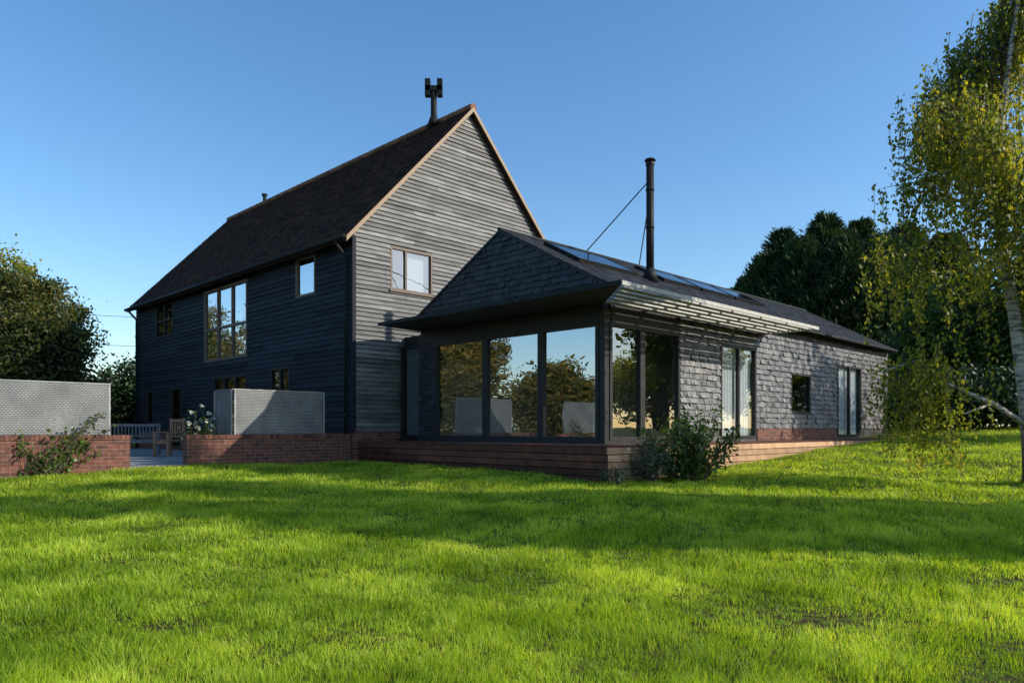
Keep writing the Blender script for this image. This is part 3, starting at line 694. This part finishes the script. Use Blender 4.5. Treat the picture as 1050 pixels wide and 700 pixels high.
tw2=MB(); tw2.tube(lw,[.05,.04,.03,.02,.008],7); tw2.tube([lw[1],(7.2,11.7,1.15),(6.8,11.6,1.2)],[.022,.014,.006],6)
for k in range(88):
    t=rng.uniform(2.0,3.999); i=int(t); q=lw[i]*(1-(t-i))+lw[i+1]*(t-i)+rng.normal(size=3)*np.array([.2,.28,.2])
    L=min(rng.uniform(.4,1.7),q[2]-float(gz(q[0],q[1]))-.22)
    if L>.1: strand(q,L)
tw2.build('low_branch',BIRCHBARK,bt,True)
tw.build('branches',BARK,bt,True)
P=np.concatenate(LP); dn=np.tile(np.array([0,0,-1.]),(len(P),1))
V,F=leaves(P,.037,.024,.0,dirs=dn*.6); npmesh('crown',V,F,LEAF_BIRCH,bt)

# shrubs by the deck
def shrub(lab,cx,cy,h,r,mat,nst,nl,ls,cat='shrub',zb=None,flowers=0,name='garden_shrub',loose=0):
    z=float(gz(cx,cy)) if zb is None else zb; t=thing(name,lab,cat,(cx,cy,z),B=False)
    st=MB(); P=[];D=[];tips=[]
    for k in range(nst):
        a=rng.uniform(0,2*PI); o=rng.uniform(0,1)**.6*r; hh=h*rng.uniform(.5-.15*loose,1.05+.25*loose)*(1-.35*(o/r)**2)
        p0=np.array([cx+math.cos(a)*o*.25,cy+math.sin(a)*o*.25,z-.02]); p2=np.array([cx+math.cos(a)*o,cy+math.sin(a)*o,z+hh]); p1=(p0+p2)/2+np.array([0,0,.12*hh])
        st.tube([p0,p1,p2],[.011,.008,.003],5); tips.append(p2)
        tt=rng.uniform(.2,1,nl)[:,None]; q=(1-tt)**2*p0+2*tt*(1-tt)*(p1)+tt**2*p2
        P.append(q+rng.normal(size=(nl,3))*ls*1.3)
        d=rng.normal(size=(nl,3)); d[:,2]+=.4; D.append(d)
    st.build('stems',BARK,t); V,F=leaves(np.concatenate(P),ls,ls*.45,.2,dirs=np.concatenate(D)); npmesh('foliage',V,F,mat,t)
    for k in range(flowers):
        fp=tips[k%len(tips)]+rng.normal(size=3)*.05
        V,F=leaves(fp+rng.normal(size=(8,3))*.02,.032,.028,.2)
        npmesh('flower',V,F,PETAL,t)
    return t
shrub('glossy green shrub growing against the side of the deck',3.15,13.0,1.12,.95,LEAF_SHRUB,66,44,.05,loose=1)
shrub('pale leaved shrub at the corner of the deck left of the glossy shrub',2.35,12.75,.95,.45,LEAF_PALE,24,30,.034,loose=1)
shrub('low pale plant at the foot of the deck corner',1.75,12.3,.32,.38,LEAF_PALE,20,18,.028,'plant')
shrub('white flowering shrub growing behind the brick wall beside the corner screen',*uv(6.55,16.05,0)[:2],1.2,.33,LEAF_SHRUB,32,38,.038,zb=.18,flowers=20)
# climber on left wall
cl=thing('climbing_plant','leafy green climber trailing over the left brick garden wall','plant',(3.4,15.25,.05))
st=MB();P=[]
for k in range(24):
    a0=np.clip(rng.normal(3.45,.15),3.0,4.6); a1=a0+rng.normal(0,.2)
    if rng.uniform()<.35: a1=a0+rng.uniform(.3,.9)
    z1=E-.1+rng.uniform(-.5,.08)
    if k>19: a1=a0+rng.uniform(.8,1.1); z1=E+rng.uniform(.1,.4)
    pts=np.array([(a0,15.22,.03),((a0+a1)/2,15.19,.03+.6*(z1-.0)),(a1,15.24,z1)])
    st.tube(pts,[.008,.006,.003],4)
    tt=rng.uniform(.05,1,28)[:,None]; q=(1-tt)**2*pts[0]+2*tt*(1-tt)*pts[1]+tt**2*pts[2]; P.append(q+rng.normal(size=(28,3))*np.array([.055,.03,.05]))
st.build('stems',BARK,cl); V,F=leaves(np.concatenate(P),.036,.026,.2); npmesh('foliage',V,F,LEAF_SHRUB,cl)
# overhead wires
def wire(lab,A,Bp):
    A=np.array(A);Bp=np.array(Bp); t=thing('overhead_wire',lab,'wire',tuple(A),B=False,group=None)
    pts=[A*(1-s)+Bp*s-np.array([0,0,1.2*4*s*(1-s)]) for s in np.linspace(0,1,12)]
    b=MB(); b.tube(pts,.018,5); b.build('cable',BLACKMETAL,t)
wire('upper overhead wire crossing the sky left of the barn',(-46,58,11.0),(-2,66,11.6))
wire('lower overhead wire crossing the sky left of the barn',(-46,58,8.6),(-2,66,9.2))

# ------------------------------------------------------------------ light, sky, camera
AZ=math.radians(101); EL=math.radians(28)
w=bpy.data.worlds.new('World'); scene.world=w; w.use_nodes=True; nt=w.node_tree
bg=nt.nodes['Background']; sky=nt.nodes.new('ShaderNodeTexSky'); sky.sky_type='NISHITA'; sky.sun_disc=False
sky.sun_elevation=EL; sky.sun_rotation=AZ; sky.altitude=0; sky.air_density=1.1; sky.dust_density=.7; sky.ozone_density=3.0
hs=nt.nodes.new('ShaderNodeHueSaturation'); hs.inputs['Saturation'].default_value=1.2; hs.inputs['Value'].default_value=1.35
nt.links.new(sky.outputs[0],hs.inputs['Color']); nt.links.new(hs.outputs[0],bg.inputs[0]); bg.inputs[1].default_value=.15
ld=bpy.data.lights.new('sun','SUN'); ld.energy=5.0; ld.angle=math.radians(.5); ld.color=(1,.93,.80)
lo=bpy.data.objects.new('sun',ld); C.objects.link(lo)
from mathutils import Vector
sd=Vector((math.sin(AZ)*math.cos(EL),math.cos(AZ)*math.cos(EL),math.sin(EL)))
lo.rotation_euler=(-sd).to_track_quat('-Z','Y').to_euler(); lo.location=sd*60
cam=bpy.data.cameras.new('camera'); co=bpy.data.objects.new('camera',cam); C.objects.link(co)
co.location=(0,0,E); co.rotation_euler=(PI/2,0,0); cam.sensor_width=36; cam.lens=36*755/1050; cam.shift_y=90/1050; cam.clip_end=2000; cam.clip_start=.05
scene.camera=co
scene.view_settings.view_transform='Standard'; scene.view_settings.look='None'; scene.view_settings.exposure=0
